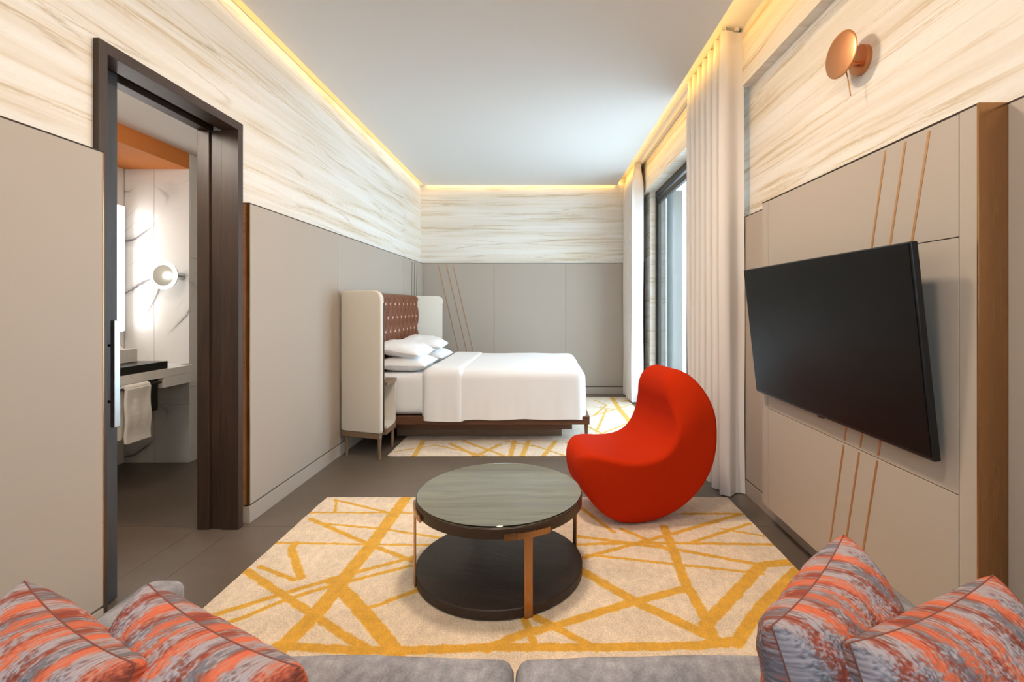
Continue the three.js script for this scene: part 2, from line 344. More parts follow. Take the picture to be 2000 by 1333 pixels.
// far wall
const wallBack = structure('wall_back', 'far wall, streaked wallpaper over grey panels with bronze inlays');
part('wallpaper', box(-2.0, 1.87, 0, TOP, FAR, 8.1), M.paperRight, wallBack);
for (const [x0, x1] of [[-1.953, -0.785], [-0.781, 0.394], [0.398, 1.615]]) wallPanel(wallBack, box(x0, x1, 0.125, WAINSCOT - 0.006, 7.955, 7.974, 0.0015));
part('panel_backing', box(-1.954, 1.62, 0.112, WAINSCOT - 0.007, 7.975, FAR), M.darkBronze, wallBack);
part('panel_cap', box(-1.954, 1.62, WAINSCOT - 0.006, WAINSCOT, 7.954, FAR), M.darkBronze, wallBack);
for (const x of [-1.704, -1.567, -1.461]) part('inlay', slanted('z', 7.9545, x, 2.13, 0.14, 0.233, 0.011, 0.003), M.inlay, wallBack);
const baseboardBack = structure('baseboard_back');
part('baseboard', box(-1.954, 1.62, 0, 0.112, 7.955, FAR, 0.002), M.panel, baseboardBack);

// right wall with the window opening from 3.885 to 7.24 deep
const wallRight = structure('wall_right', 'wall with streaked wallpaper over taupe panelling');
part('wallpaper', join([box(1.62, 1.87, 0, 3.155, NEAR, 3.885), box(1.62, 1.87, 0, 3.155, 7.24, 8.1), box(1.55, 1.87, 3.155, TOP, NEAR, 8.1)]), M.paperRight, wallRight);
for (const [d0, d1] of [[NEAR + 0.01, 0.5], [0.503, 1.634], [3.241, 3.884], [7.62, 7.953]]) wallPanel(wallRight, box(1.575, 1.594, 0.125, WAINSCOT - 0.006, d0, d1, 0.0015));
part('panel_backing', join([box(1.595, 1.62, 0.112, WAINSCOT - 0.007, NEAR + 0.01, 1.634), box(1.595, 1.62, 0.112, WAINSCOT - 0.007, 3.241, 3.883), box(1.595, 1.62, 0.112, WAINSCOT - 0.007, 7.62, 7.953)]), M.darkBronze, wallRight);
part('panel_cap', join([box(1.574, 1.62, WAINSCOT - 0.006, WAINSCOT, NEAR + 0.01, 1.634), box(1.574, 1.62, WAINSCOT - 0.006, WAINSCOT, 3.241, 3.884), box(1.574, 1.62, WAINSCOT - 0.006, WAINSCOT, 7.62, 7.953)]), M.darkBronze, wallRight);
const baseboardRight = structure('baseboard_right');
part('baseboard', join([box(1.575, 1.62, 0, 0.112, NEAR + 0.01, 3.884, 0.002), box(1.575, 1.62, 0, 0.112, 7.62, 7.953, 0.002)]), M.panel, baseboardRight);

const wallRear = structure('wall_rear', 'plain wall behind the sofa');
part('plaster', join([box(-2.25, -1.2, 0, TOP, NEAR - 0.1, NEAR), box(0.8, 1.9, 0, TOP, NEAR - 0.1, NEAR), box(-1.2, 0.8, 0, 1.3, NEAR - 0.1, NEAR), box(-1.2, 0.8, 2.8, TOP, NEAR - 0.1, NEAR)]), M.plaster, wallRear);
const rearWindow = structure('window_2', 'wide window behind the sofa');
part('frame', join([box(-1.2, 0.8, 1.3, 1.36, NEAR - 0.09, NEAR - 0.02), box(-1.2, 0.8, 2.74, 2.8, NEAR - 0.09, NEAR - 0.02), box(-1.2, -1.14, 1.36, 2.74, NEAR - 0.09, NEAR - 0.02), box(0.74, 0.8, 1.36, 2.74, NEAR - 0.09, NEAR - 0.02), box(-0.23, -0.17, 1.36, 2.74, NEAR - 0.09, NEAR - 0.02)]), M.frame, rearWindow);
for (const x of [-1.14, -0.17]) part('pane', box(x, x + 0.91, 1.36, 2.74, NEAR - 0.06, NEAR - 0.052), M.glass, rearWindow);

const ceiling = structure('ceiling', 'pale grey dropped ceiling with lit cove edges');
part('ceiling_panel', box(-1.94, 1.241, 3.437, 3.52, NEAR, 7.94), M.ceiling, ceiling);
part('structural_slab', box(-3.95, 1.9, TOP, 3.75, NEAR - 0.1, 8.1), M.ceiling, ceiling);
part('hanger', join([box(-1.5, -1.44, 3.52, TOP, NEAR + 0.1, 7.8), box(0.9, 0.96, 3.52, TOP, NEAR + 0.1, 7.8)]), M.ceiling, ceiling);

// cove light strips
function coveStrip(label, x0, x1, y, d0, d1, power, look, size) {
  const t = thing('cove_light', label, 'light strip', [(x0 + x1) / 2, y, (d0 + d1) / 2], 'amber light strips in the ceiling coves');
  part('channel', box(x0 - 0.004, x1 + 0.004, y + 0.004, y + 0.018, d0, d1), M.white, t);
  part('diffuser', box(x0, x1, y, y + 0.004, d0, d1), glow(COVE_COLOR, 0.9), t);
  const l = new THREE.RectAreaLight(COVE_COLOR, power, size[0], size[1]); l.castShadow = true; t.add(l);
  l.position.set(look[0], look[1], look[2]); l.lookAt(look[3] + t.position.x, look[4] + t.position.y, look[5] + t.position.z);
  return t;
}
coveStrip('long amber light strip glowing in the gap along the left wall', -1.995, -1.945, 3.434, NEAR + 0.05, 7.93, 4.5, [0, -0.006, 0, 0, -1, 0], [0.046, 9.2]);
coveStrip('amber light strip glowing in the gap above the far wall', -1.92, 1.22, 3.455, 7.948, 7.992, 7, [0, -0.006, 0, 0, -1, 0], [3.1, 0.04]);
{
  const t = thing('cove_light', 'amber light strip hidden in the curtain recess beside the ceiling edge', 'light strip', [1.25, 3.50, 3.4], 'amber light strips in the ceiling coves');
  part('channel', box(1.242, 1.256, 3.47, 3.512, NEAR + 0.1, 7.9), M.white, t);
  part('diffuser', box(1.256, 1.262, 3.474, 3.508, NEAR + 0.1, 7.9), glow(COVE_COLOR, 0.9), t);
  const l = new THREE.RectAreaLight(COVE_COLOR, 13, 9.2, 0.034); l.castShadow = true; t.add(l); l.position.set(0.016, -0.009, 0); l.lookAt(3.25, 3.40, -3.4);
}
// round flush ceiling lamps over the seating
for (const [x, d, power, label] of [[-0.1, 2.8, 125, 'round warm ceiling lamp above the coffee table'], [-0.1, 1.0, 72, 'round warm ceiling lamp above the sofa']]) {
  const t = thing('ceiling_lamp', label, 'ceiling lamp', [x, 3.437, d], 'round ceiling lamps over the seating');
  part('rim', cyl(0.22, 0.22, 0.03, x, 3.422, d, 48), M.white, t);
  part('diffuser', cyl(0.20, 0.20, 0.008, x, 3.404, d, 48), glow(LAMP_COLOR, 3), t);
  const l = new THREE.RectAreaLight(LAMP_COLOR, power, 0.34, 0.34); l.castShadow = true; t.add(l); l.position.set(0, -0.042, 0); l.lookAt(x, 0, -d);
}

// ---------------------------------------------------------------- window
const win = structure('window_1', 'dark metal framed sliding glass door behind the curtains');
{
  const X0 = 1.70, X1 = 1.84, A = 3.885, B = 7.24, H = 3.155;
  part('frame', join([box(X0, X1, 0, H, B - 0.07, B, 0.003), box(X0, X1, 0, H, A, A + 0.07, 0.003), box(X0, X1, H - 0.085, H, A + 0.07, B - 0.07, 0.003), box(X0, X1, 0, 0.05, A + 0.07, B - 0.07, 0.003)]), M.frame, win);
  const sash = (d0, d1, x, w, lock) => {
    const s = part('sash', join([box(x, x + 0.045, 0.052, H - 0.115, d0, d0 + w, 0.003), box(x, x + 0.045, 0.052, H - 0.115, d1 - 0.075, d1, 0.003), box(x, x + 0.045, 0.052, 0.14, d0 + w, d1 - 0.075, 0.003), box(x, x + 0.045, H - 0.19, H - 0.115, d0 + w, d1 - 0.075, 0.003)]), M.frame, win);
    part('pane', box(x + 0.018, x + 0.026, 0.14, H - 0.19, d0 + w, d1 - 0.075), M.glass, s);
    if (lock) part('lock', box(x - 0.006, x, 1.36, 1.46, d0 + 0.05, d0 + 0.075, 0.002), M.steel, s);
  };
  sash(5.55, 7.168, 1.712, 0.18, true); sash(3.957, 5.72, 1.770, 0.075, false);
}
const balcony = structure('balcony_floor');
part('slab', box(1.87, 4.2, -0.15, -0.03, 2.0, 9.2), M.plaster, balcony);
const balconyWall = structure('wall_balcony', 'dark partition at the end of the balcony');
part('partition', box(1.9, 2.62, -0.03, 3.6, 9.0, 9.2), std({ color: '#232c2c', roughness: 0.7 }), balconyWall);

// ---------------------------------------------------------------- bathroom behind the sliding door
const wallBath = structure('wall_bathroom', 'white veined marble bathroom walls');
part('wall_core', join([box(-3.95, -3.89, 0, TOP, NEAR, 6.1), box(-3.89, -3.30, 0, TOP, 4.50, 6.1), box(-3.30, -2.243, 0, TOP, 6.02, 6.1), box(-3.89, -2.243, 0, TOP, 1.3, 1.5)]), M.plaster, wallBath);
{
  const g = 0.0015, tileX = (x0, x1, y0, y1) => part('marble_tile', box(x0 + g, x1 - g, y0 + g, y1 - g, 4.486, 4.50, 0.001), M.marble, wallBath);
  for (const [x0, x1] of [[-3.87, -3.594], [-3.594, -3.266]]) for (const [y0, y1] of [[0, 0.54], [0.54, 2.87]]) tileX(x0, x1, y0, y1);
  for (const [d0, d1] of [[1.5, 2.4], [2.4, 3.44], [3.44, 4.486]]) part('marble_tile', box(-3.89, -3.87, g, 2.868, d0 + g, d1 - g, 0.001), M.marble, wallBath);
  for (const [y0, y1] of [[0, 0.7], [0.7, 1.9], [1.9, 2.87]]) part('marble_tile', box(-3.30, -3.266, y0 + g, y1 - g, 4.502, 5.2, 0.001), M.marble, wallBath);
  for (const [y0, y1] of [[0, 0.7], [0.7, 1.9], [1.9, 2.87]]) part('marble_tile', box(-3.30, -3.266, y0 + g, y1 - g, 5.203, 6.02, 0.001), M.marble, wallBath);
}
const bathCeiling = structure('ceiling_bathroom');
part('ceiling_board', box(-3.89, -2.243, 2.87, 2.95, 1.5, 6.02), M.ceiling, bathCeiling);
const soffit = structure('trim_1', 'orange painted boxed soffit over the vanity');
part('soffit', box(-3.87, -3.266, 2.725, 2.87, 1.5, 4.485), M.orange, soffit);

const door = structure('door_1', 'dark wood sliding pocket door in a dark wood frame');
{
  const jamb = (name, g) => part(name, g, M.doorWood, door);
  // near jamb in two cheeks with the slab between, far jamb and head with a track slot
  jamb('jamb', join([box(-2.10, -1.973, 0, 2.658, 2.156, 2.20, 0.002, true), box(-2.243, -2.170, 0, 2.658, 2.156, 2.20, 0.002, true)]));
  jamb('jamb', join([box(-2.085, -1.973, 0, 2.605, 3.148, 3.198, 0.003, true), box(-2.165, -2.085, 0, 2.605, 3.164, 3.198, 0, true), box(-2.243, -2.165, 0, 2.605, 3.148, 3.198, 0.003, true)]));
  jamb('head', join([box(-2.090, -1.973, 2.605, 2.658, 2.20, 3.198, 0.002), box(-2.243, -2.170, 2.605, 2.658, 2.20, 3.198, 0.002), box(-2.17, -2.09, 2.648, 2.658, 2.20, 3.198)]));
  part('track', box(-2.168, -2.092, 2.640, 2.648, 2.20, 3.15), M.black, door);
  const slab = part('door_slab', box(-2.157, -2.112, 0.008, 2.632, 1.35, 2.408, 0.002, true), M.slabWood, door, 'charcoal stained sliding door slab');
  const handle = part('handle', box(-2.062, -2.042, 0.876, 1.392, 2.312, 2.345, 0.003), M.steel, slab, 'long brushed steel pull bar');
  part('handle_post', join([1.27, 1.0].map((y) => new THREE.CylinderGeometry(0.007, 0.007, 0.056, 12).rotateZ(Math.PI / 2).translate(-2.085, y, -2.325))), M.black, slab);
}
// vanity
{
  const t = thing('vanity', 'white marble bathroom vanity with black drawer box and towel bar', 'vanity', [-3.5, 0, 3.5]);
  const top = part('countertop', box(-3.868, -3.153, 0.858, 0.926, 2.0, 4.37, 0.002), M.marble, t);
  part('counter_end', box(-3.868, -3.268, 0.858, 0.926, 4.371, 4.484), M.marble, t);
  part('apron', box(-3.20, -3.1535, 0.772, 0.857, 4.037, 4.369, 0.002), M.marble, t);
  part('drawer_box', box(-3.86, -3.20, 0.59, 0.856, 2.05, 4.035, 0.002), M.black, t);
  part('towel_bar', join([new THREE.CylinderGeometry(0.009, 0.009, 1.1, 14).rotateX(Math.PI / 2).translate(-3.11, 0.835, -3.4), box(-3.20, -3.102, 0.827, 0.843, 3.90, 3.93), box(-3.20, -3.102, 0.827, 0.843, 2.9, 2.93)]), M.black, t);
  const b = thing('washbasin', 'low black rectangular basin on the marble counter', 'basin', [-3.5, 0.927, 3.2]);
  part('bowl', join([box(-3.185, -3.20, 0.927, 0.988, 2.3, 4.12), box(-3.83, -3.815, 0.927, 0.988, 2.3, 4.12), box(-3.815, -3.20, 0.927, 0.988, 2.3, 2.315), box(-3.815, -3.20, 0.927, 0.988, 3.72, 4.12), box(-3.815, -3.20, 0.927, 0.932, 2.315, 3.72)]), M.black, b);
  // towel folded over the bar
  const wv = (y, d) => 0.004 * noise(d * 12, y * 5);
  const towel = thing('hand_towel', 'white hand towel hanging on the vanity towel bar', 'towel', [-3.11, 0.43, 3.7]);
  const sheet = (profile, d0, d1) => {
    const s = new THREE.Shape(); profile.forEach(([x, y], k) => k ? s.lineTo(x, y) : s.moveTo(x, y));
    const g = new THREE.ExtrudeGeometry(s, { depth: d1 - d0, steps: 16, bevelEnabled: true, bevelSize: 0.003, bevelThickness: 0.003, bevelSegments: 2 }); g.translate(0, 0, -d1);
    const p = g.attributes.position; for (let i = 0; i < p.count; i++) p.setX(i, p.getX(i) + wv(p.getY(i), p.getZ(i)) * 2);
    g.computeVertexNormals(); return metric(g);
  };
  const prof = []; for (let k = 0; k <= 10; k++) { const y = 0.43 + k * 0.040; prof.push([-3.082 - 0.004 * Math.sin(k), y]); }
  for (let k = 0; k <= 8; k++) { const a = Math.PI * k / 8; prof.push([-3.11 + 0.026 * Math.cos(a), 0.836 + 0.026 * Math.sin(a)]); }
  for (let k = 0; k <= 8; k++) prof.push([-3.140, 0.826 - k * 0.043]);
  for (let k = 8; k >= 0; k--) prof.push([-3.127, 0.826 - k * 0.043]);
  for (let k = 0; k <= 8; k++) { const a = Math.PI - Math.PI * k / 8; prof.push([-3.11 + 0.0105 * Math.cos(a), 0.836 + 0.0105 * Math.sin(a)]); }
  for (let k = 10; k >= 0; k--) prof.push([-3.098 - 0.004 * Math.sin(k), 0.43 + k * 0.040]);
  part('cloth', sheet(prof, 3.595, 3.815), M.towel, towel);
  const inner = part('inner_layer', box(-3.121, -3.1285, 0.46, 0.82, 3.53, 3.60, 0.003), M.towel, towel);
  // tissue box
  const tb = thing('tissue_box', 'white marble tissue box with a tissue pulled up', 'tissue box', [-3.45, 0.988, 3.98]);
  part('case', box(-3.56, -3.40, 0.989, 1.10, 3.82, 4.07, 0.004), M.marble, tb);
  const ts = new THREE.Shape(); ts.moveTo(-0.06, 0); ts.bezierCurveTo(-0.05, 0.06, -0.04, 0.08, -0.025, 0.085); ts.bezierCurveTo(0, 0.06, 0.03, 0.02, 0.06, 0); ts.closePath();
  const tg = new THREE.ExtrudeGeometry(ts, { depth: 0.012, bevelEnabled: true, bevelSize: 0.004, bevelThickness: 0.006, bevelSegments: 3 }); tg.rotateY(0.4); tg.translate(-3.48, 1.098, -3.95);
  part('tissue', tg, M.paper, tb);
  // lit mirror cabinet, magnifying mirror, ceiling spot
  const mc = thing('mirror_cabinet', 'tall bathroom mirror with a bright vertical light band', 'mirror', [-3.83, 1.22, 3.6]);
  part('body', box(-3.868, -3.81, 1.22, 2.37, 2.6, 4.41, 0.002), M.white, mc);
  part('mirror_glass', box(-3.81, -3.804, 1.225, 2.365, 2.61, 4.20), M.mirror, mc);
  part('light_band', box(-3.81, -3.798, 1.23, 2.36, 4.205, 4.405), glow(BATH_COLOR, 4), mc, 'glowing white light band');
  const l1 = new THREE.RectAreaLight(BATH_COLOR, 3.2, 0.18, 1.1); l1.castShadow = true; mc.add(l1); l1.position.set(0.036, 0.575, -0.70); l1.lookAt(-3.2, 1.795, -4.36);
  const mm = thing('magnifying_mirror', 'round shaving mirror with a glowing white ring on the marble wall', 'mirror', [-3.376, 1.729, 4.486]);
  const MX = -3.376, MY = 1.729, MD = 4.32;
  part('wall_arm', join([new THREE.CylinderGeometry(0.035, 0.035, 0.014, 24).rotateX(Math.PI / 2).translate(MX + 0.04, MY, -4.478), tube([[MX + 0.04, MY, 4.472], [MX + 0.03, MY, 4.42], [MX, MY, 4.35]], 0.008, 12)]), M.steel, mm);
  part('housing', new THREE.CylinderGeometry(0.122, 0.116, 0.022, 48).rotateX(Math.PI / 2).translate(MX, MY, -MD - 0.012), M.steel, mm);
  part('ring_light', new THREE.TorusGeometry(0.109, 0.016, 10, 56).scale(1, 1, 0.6).translate(MX, MY, -MD + 0.002), glow(BATH_COLOR, 3), mm, 'glowing white ring');
  part('mirror_glass', new THREE.CylinderGeometry(0.096, 0.096, 0.004, 48).rotateX(Math.PI / 2).translate(MX, MY, -MD + 0.003), M.satinMirror, mm);
  const l2 = new THREE.PointLight(BATH_COLOR, 0.03, 0, 2); l2.castShadow = true; mm.add(l2); l2.position.set(0, 0, 0.215);
  const gl = thing('globe_lamp', 'round white globe lamp on the bathroom ceiling', 'ceiling lamp', [-2.65, 2.87, 2.25]);
  part('base_plate', cyl(0.06, 0.06, 0.02, -2.65, 2.859, 2.25), M.steel, gl);
  part('globe', new THREE.SphereGeometry(0.10, 32, 20).translate(-2.65, 2.752, -2.25), glow(BATH_COLOR, 3), gl);
  const l3 = new THREE.PointLight(new THREE.Color().setRGB(1.0, 0.9, 0.78), 2.2, 0, 2); l3.castShadow = true; l3.shadow.radius = 4; gl.add(l3); l3.position.set(0, -0.118, 0);
}

// ---------------------------------------------------------------- rugs: pattern of dyed lines, [width, x, depth, x, depth, ...] in metres
const RUG_LINES = [[0.085, -1.02, 3.62, -1.03, 2.91, -1.05, 2.49, -1.06, 2.27, -1.1, 2.04], [0.035, -1.63, 2.19, -1.48, 2.3, -1.37, 2.38, -1.08, 2.58, -0.74, 2.78], [0.03, -1.6, 2.06, -1.39, 2.24, -1.26, 2.38, -1.1, 2.49, -0.73, 2.69], [0.045, -1.5, 2.95, -1.49, 2.88, -1.28, 2.57], [0.022, -1.62, 2.95, -1.05, 2.93, -0.61, 2.92], [0.035, -1.57, 3.28, -1.03, 2.92, -0.73, 2.74], [0.025, -1.54, 3.6, -1.07, 3.38], [0.022, -1.62, 3.38, -0.81, 3.37], [0.024, -1.51, 3.22, -1.02, 3.13, -0.56, 2.99], [0.02, -1.52, 3.58, -1.44, 3.38], [0.03, -0.86, 2.29, -0.63, 2.46], [0.075, -1.1, 2.55, -0.83, 2.27, -0.6, 2.01], [0.045, -1.61, 2.64, -1.37, 2.47, -1.09, 2.28, -0.88, 2.13, -0.74, 2.04], [0.028, -1.56, 2.68, -1.3, 2.55], [0.05, -1.13, 2.06, -0.77, 2.03, -0.55, 2.03, -0.21, 2.05, 0.28, 2.05, 0.66, 2.06, 0.84, 2.09], [0.05, -0.23, 2.04, -0.09, 2.13, 0.07, 2.19, 0.42, 2.35, 0.75, 2.48], [0.035, -0.08, 2.24, -0.03, 2.06], [0.04, -0.03, 2.25, 0.23, 2.04], [0.06, 0.2, 2.66, 0.47, 2.35, 0.69, 2.16, 0.78, 2.07], [0.055, 0.8, 3.16, 0.75, 2.52, 0.76, 2.22, 0.74, 2.07], [0.065, 0.74, 2.19, 1.23, 2.7, 1.41, 2.73], [0.06, 0.83, 2.07, 1.04, 2.31, 1.41, 2.66], [0.035, 0.23, 3.03, 0.77, 2.88, 1.22, 2.7], [0.03, 0.22, 2.93, 0.63, 2.95, 1.4, 2.93], [0.035, 0.21, 2.76, 0.55, 2.93, 0.82, 3.06, 1.39, 3.36], [0.024, 0.26, 2.81, 0.59, 2.74, 1.19, 2.61], [0.035, 0.52, 3.13, 0.77, 2.85], [0.03, 0.98, 3.36, 1.39, 3.36], [0.03, 0.91, 2.95, 1.38, 3.21], [0.024, 1.17, 3.13, 1.39, 3.04], [0.04, -0.64, 3.4, -0.28, 2.72], [0.03, -0.49, 2.96, 0.15, 3.4], [0.03, 0.27, 3.48, 0.46, 3.09], [0.03, -0.66, 2.72, -0.14, 2.35]];
const RUG_LINES_BED = [[0.05, -1.22, 4.62, -1.26, 5.16], [0.05, -0.95, 5.05, -0.63, 4.65, -0.44, 5.01], [0.04, -0.84, 5.16, -0.33, 4.62], [0.05, -0.3, 4.62, -0.29, 5.16], [0.03, -0.4, 5.16, -0.09, 4.97], [0.05, -0.19, 4.62, -0.14, 5.16], [0.03, -0.1, 5.01, 0.25, 4.62], [0.07, 1.1, 7.54, 1.08, 6.73, 1.1, 5.63, 1.1, 5.09], [0.03, 0.74, 6.9, 1.33, 6.54], [0.03, 0.61, 6.27, 1.33, 7.08], [0.035, 0.56, 5.75, 0.78, 5.2, 0.97, 5.01], [0.03, 0.8, 7.38, 0.94, 7.01, 0.69, 6.36], [0.05, 1.21, 7.27, 1.53, 7.54], [0.03, 0.51, 5.24, 1.21, 6.13], [0.035, 0.57, 4.83, 1.09, 5.36], [0.04, 0.42, 4.83, 0.27, 5.1], [0.03, 0.62, 5.51, 0.9, 6.73], [0.025, -1.5, 4.75, -1.1, 5.01, -0.48, 4.62], [0.05, 0.01, 4.62, 0.15, 5.16]];
function rugTexture(lines, x0, x1, d0, d1, w, h, seed, cream, gold) {
  const segs = [];
  for (const [wd, ...p] of lines) for (let k = 0; k + 3 < p.length; k += 2) segs.push([p[k], p[k + 1], p[k + 2], p[k + 3], wd / 2]);
  return texture(w, h, (u, v) => {
    const x = x0 + u + 0.006 * noise(u * 22, v * 22, 1024, 1024, seed) + 0.003 * noise(u * 90, v * 90, 1024, 1024, seed + 1), d = d0 + v + 0.006 * noise(u * 22 + 40, v * 22, 1024, 1024, seed) + 0.003 * noise(u * 90 + 9, v * 90, 1024, 1024, seed + 1);
    let m = 1;
    for (const [ax, ad, bx, bd, r] of segs) {
      const ex = bx - ax, ed = bd - ad, t = clamp(((x - ax) * ex + (d - ad) * ed) / (ex * ex + ed * ed)), qx = x - ax - ex * t, qd = d - ad - ed * t, q = qx * qx + qd * qd;
      if (q < (r + 0.03) * (r + 0.03)) m = Math.min(m, Math.sqrt(q) - r);
    }
    const k = sstep(0.006, -0.006, m), n = noise(u * 150, v * 110, 1024, 1024, seed + 2), c = noise(u * 5, v * 7, 1024, 1024, seed + 3), b = noise(u * 28, v * 20, 1024, 1024, seed + 4);
    const s = 1 + 0.10 * n + 0.045 * c + 0.05 * b;
    const q = lerp3(hex(cream), hex(gold), k * (0.9 + 0.12 * n));
    return [q[0] * s, q[1] * s, q[2] * s];
  }, true, x1 - x0, d1 - d0);
}
function rug(x0, x1, d0, d1, tex, label, seed) {
  const g = softBox(x0, x1, 0, 0.014, d0, d1, 0.006, 0.06, (v) => {
    const ex = Math.min(v.x - x0, x1 - v.x), ed = Math.min(-v.z - d0, d1 + v.z);
    if (ex < 0.03) v.x += 0.004 * noise(v.z * 9, seed * 3); if (ed < 0.03) v.z += 0.004 * noise(v.x * 9, seed * 5);
    if (v.y > 0.006) v.y += 0.0012 * noise(v.x * 14, v.z * 14, 1024, 1024, seed);
  });
  const p = g.attributes.position, uv = g.attributes.uv;
  for (let i = 0; i < p.count; i++) uv.setXY(i, p.getX(i) - x0, -p.getZ(i) - d0);
  const pile = texture(512, 512, (u, v) => grey(0.5 + 0.3 * noise(u * 250, v * 190, 125, 95, 91) + 0.2 * noise(u * 60, v * 40, 30, 20, 92)), false, 0.5, 0.5);
  return single('area_rug', g, std({ map: tex, roughness: 1, sheen: 0.4, sheenRoughness: 0.6, bumpMap: pile, bumpScale: 0.004 }), label, 'rug', [(x0 + x1) / 2, 0, (d0 + d1) / 2]);
}

// ---------------------------------------------------------------- curtains
{
  const track = thing('curtain_track', 'pale double curtain track on the recess ceiling above the window', 'curtain track', [1.44, 3.585, 5.8]);
  for (const x of [1.40, 1.50]) part('rail', join([box(x - 0.016, x + 0.016, 3.582, TOP, 3.72, 7.93), box(x - 0.016, x - 0.006, 3.575, 3.582, 3.72, 7.93), box(x + 0.006, x + 0.016, 3.575, 3.582, 3.72, 7.93)]), M.trackWhite, track);
  // pleated cloth: path in plan (x, depth), gathers tighter at the pinch pleats of the heading
  function curtain(label, pathAt, nu, y0, y1, pleats, base) {
    const t = thing('curtain', label, 'curtain', base, 'beige floor length curtains at the window');
    const nv = 60;
    const build = (ya, yb, nv, off) => {
      const pos = [], uv = [], idx = [];
      for (let j = 0; j <= nv; j++) {
        const y = mix(ya, yb, j / nv), f = (y - y0) / (y1 - y0);
        for (let i = 0; i <= nu; i++) {
          const u = i / nu, [x, d] = pathAt(u, f);
          const s = 0.012 * (1 - f) * noise(u * 9, f * 3, 1024, 1024, 5) + 0.010 * (1 - f) * noise(u * 22, f * 1.3 + 8, 1024, 1024, 7);
          const hem = Math.exp(-f * 26);   // the cloth breaks a little where it meets the floor
          pos.push(x + off + s - 0.018 * hem * noise(u * 11, 3), y + 0.002, -(d + s * 0.6 - 0.02 * hem * (0.4 + noise(u * 7, 9)))); uv.push(u * 2.4, y);
        }
      }
      for (let j = 0; j < nv; j++) for (let i = 0; i < nu; i++) { const q = j * (nu + 1) + i; idx.push(q, q + 1, q + nu + 1, q + 1, q + nu + 2, q + nu + 1); }
      const g = new THREE.BufferGeometry(); g.setAttribute('position', new THREE.Float32BufferAttribute(pos, 3)); g.setAttribute('uv', new THREE.Float32BufferAttribute(uv, 2)); g.setIndex(idx); g.computeVertexNormals();
      return g;
    };
    part('cloth', build(y0, y1, nv, 0), M.curtain, t);
    part('heading_tape', build(y1 - 0.09, y1 - 0.005, 3, 0.004), M.curtainTape, t);
    for (let k = 0; k < pleats; k++) { const [x, d] = pathAt((k + 0.5) / pleats, 1); part('hook', box(1.448, 1.452, y1 - 0.03, y1 + 0.006, d - 0.003, d + 0.003), M.steel, t); }
    return t;
  }
  const P1 = 6;
  curtain('beige pleated curtain gathered beside the television panel, behind the red chair', (u, f) => {
    const lead = 0.17;   // the first breadth hangs flat, facing the seating
    const pin = sstep(0.90, 1.0, f);
    if (u < lead) { const k = u / lead; return [mix(1.558, 1.372, k) + 0.012 * (1 - f), 3.735 + 0.03 * Math.sin(k * Math.PI * 2) * (0.4 + 0.6 * (1 - f)) - 0.015 * k]; }
    const k = (u - lead) / (1 - lead), ph = k * P1 * 2 * Math.PI, amp = mix(0.096, 0.05, pin), sq = Math.cos(ph) * (1.25 - 0.25 * Math.cos(ph) ** 2);
    return [mix(1.46, 1.43, pin) - amp * sq + 0.012 * (1 - f) * (0.5), mix(3.72, 4.56, Math.pow(k, 0.95)) + 0.022 * Math.sin(ph * 2) * (1 - pin)];
  }, 420, 0.004, 3.572, P1, [1.46, 0, 4.1]);
  const P2 = 6;
  curtain('pale pleated curtain gathered in the far corner past the bed', (u, f) => {
    const ph = u * P2 * 2 * Math.PI, pin = sstep(0.90, 1, f), amp = mix(0.092, 0.05, pin), flare = 0.03 * (1 - f);
    return [1.43 - flare * 0.3 - amp * Math.cos(ph) * (1.2 - 0.2 * Math.cos(ph) ** 2), mix(7.16, 7.92, u) + 0.02 * Math.sin(ph * 2) * (1 - pin)];
  }, 320, 0.016, 3.572, P2, [1.43, 0, 7.5]);
}

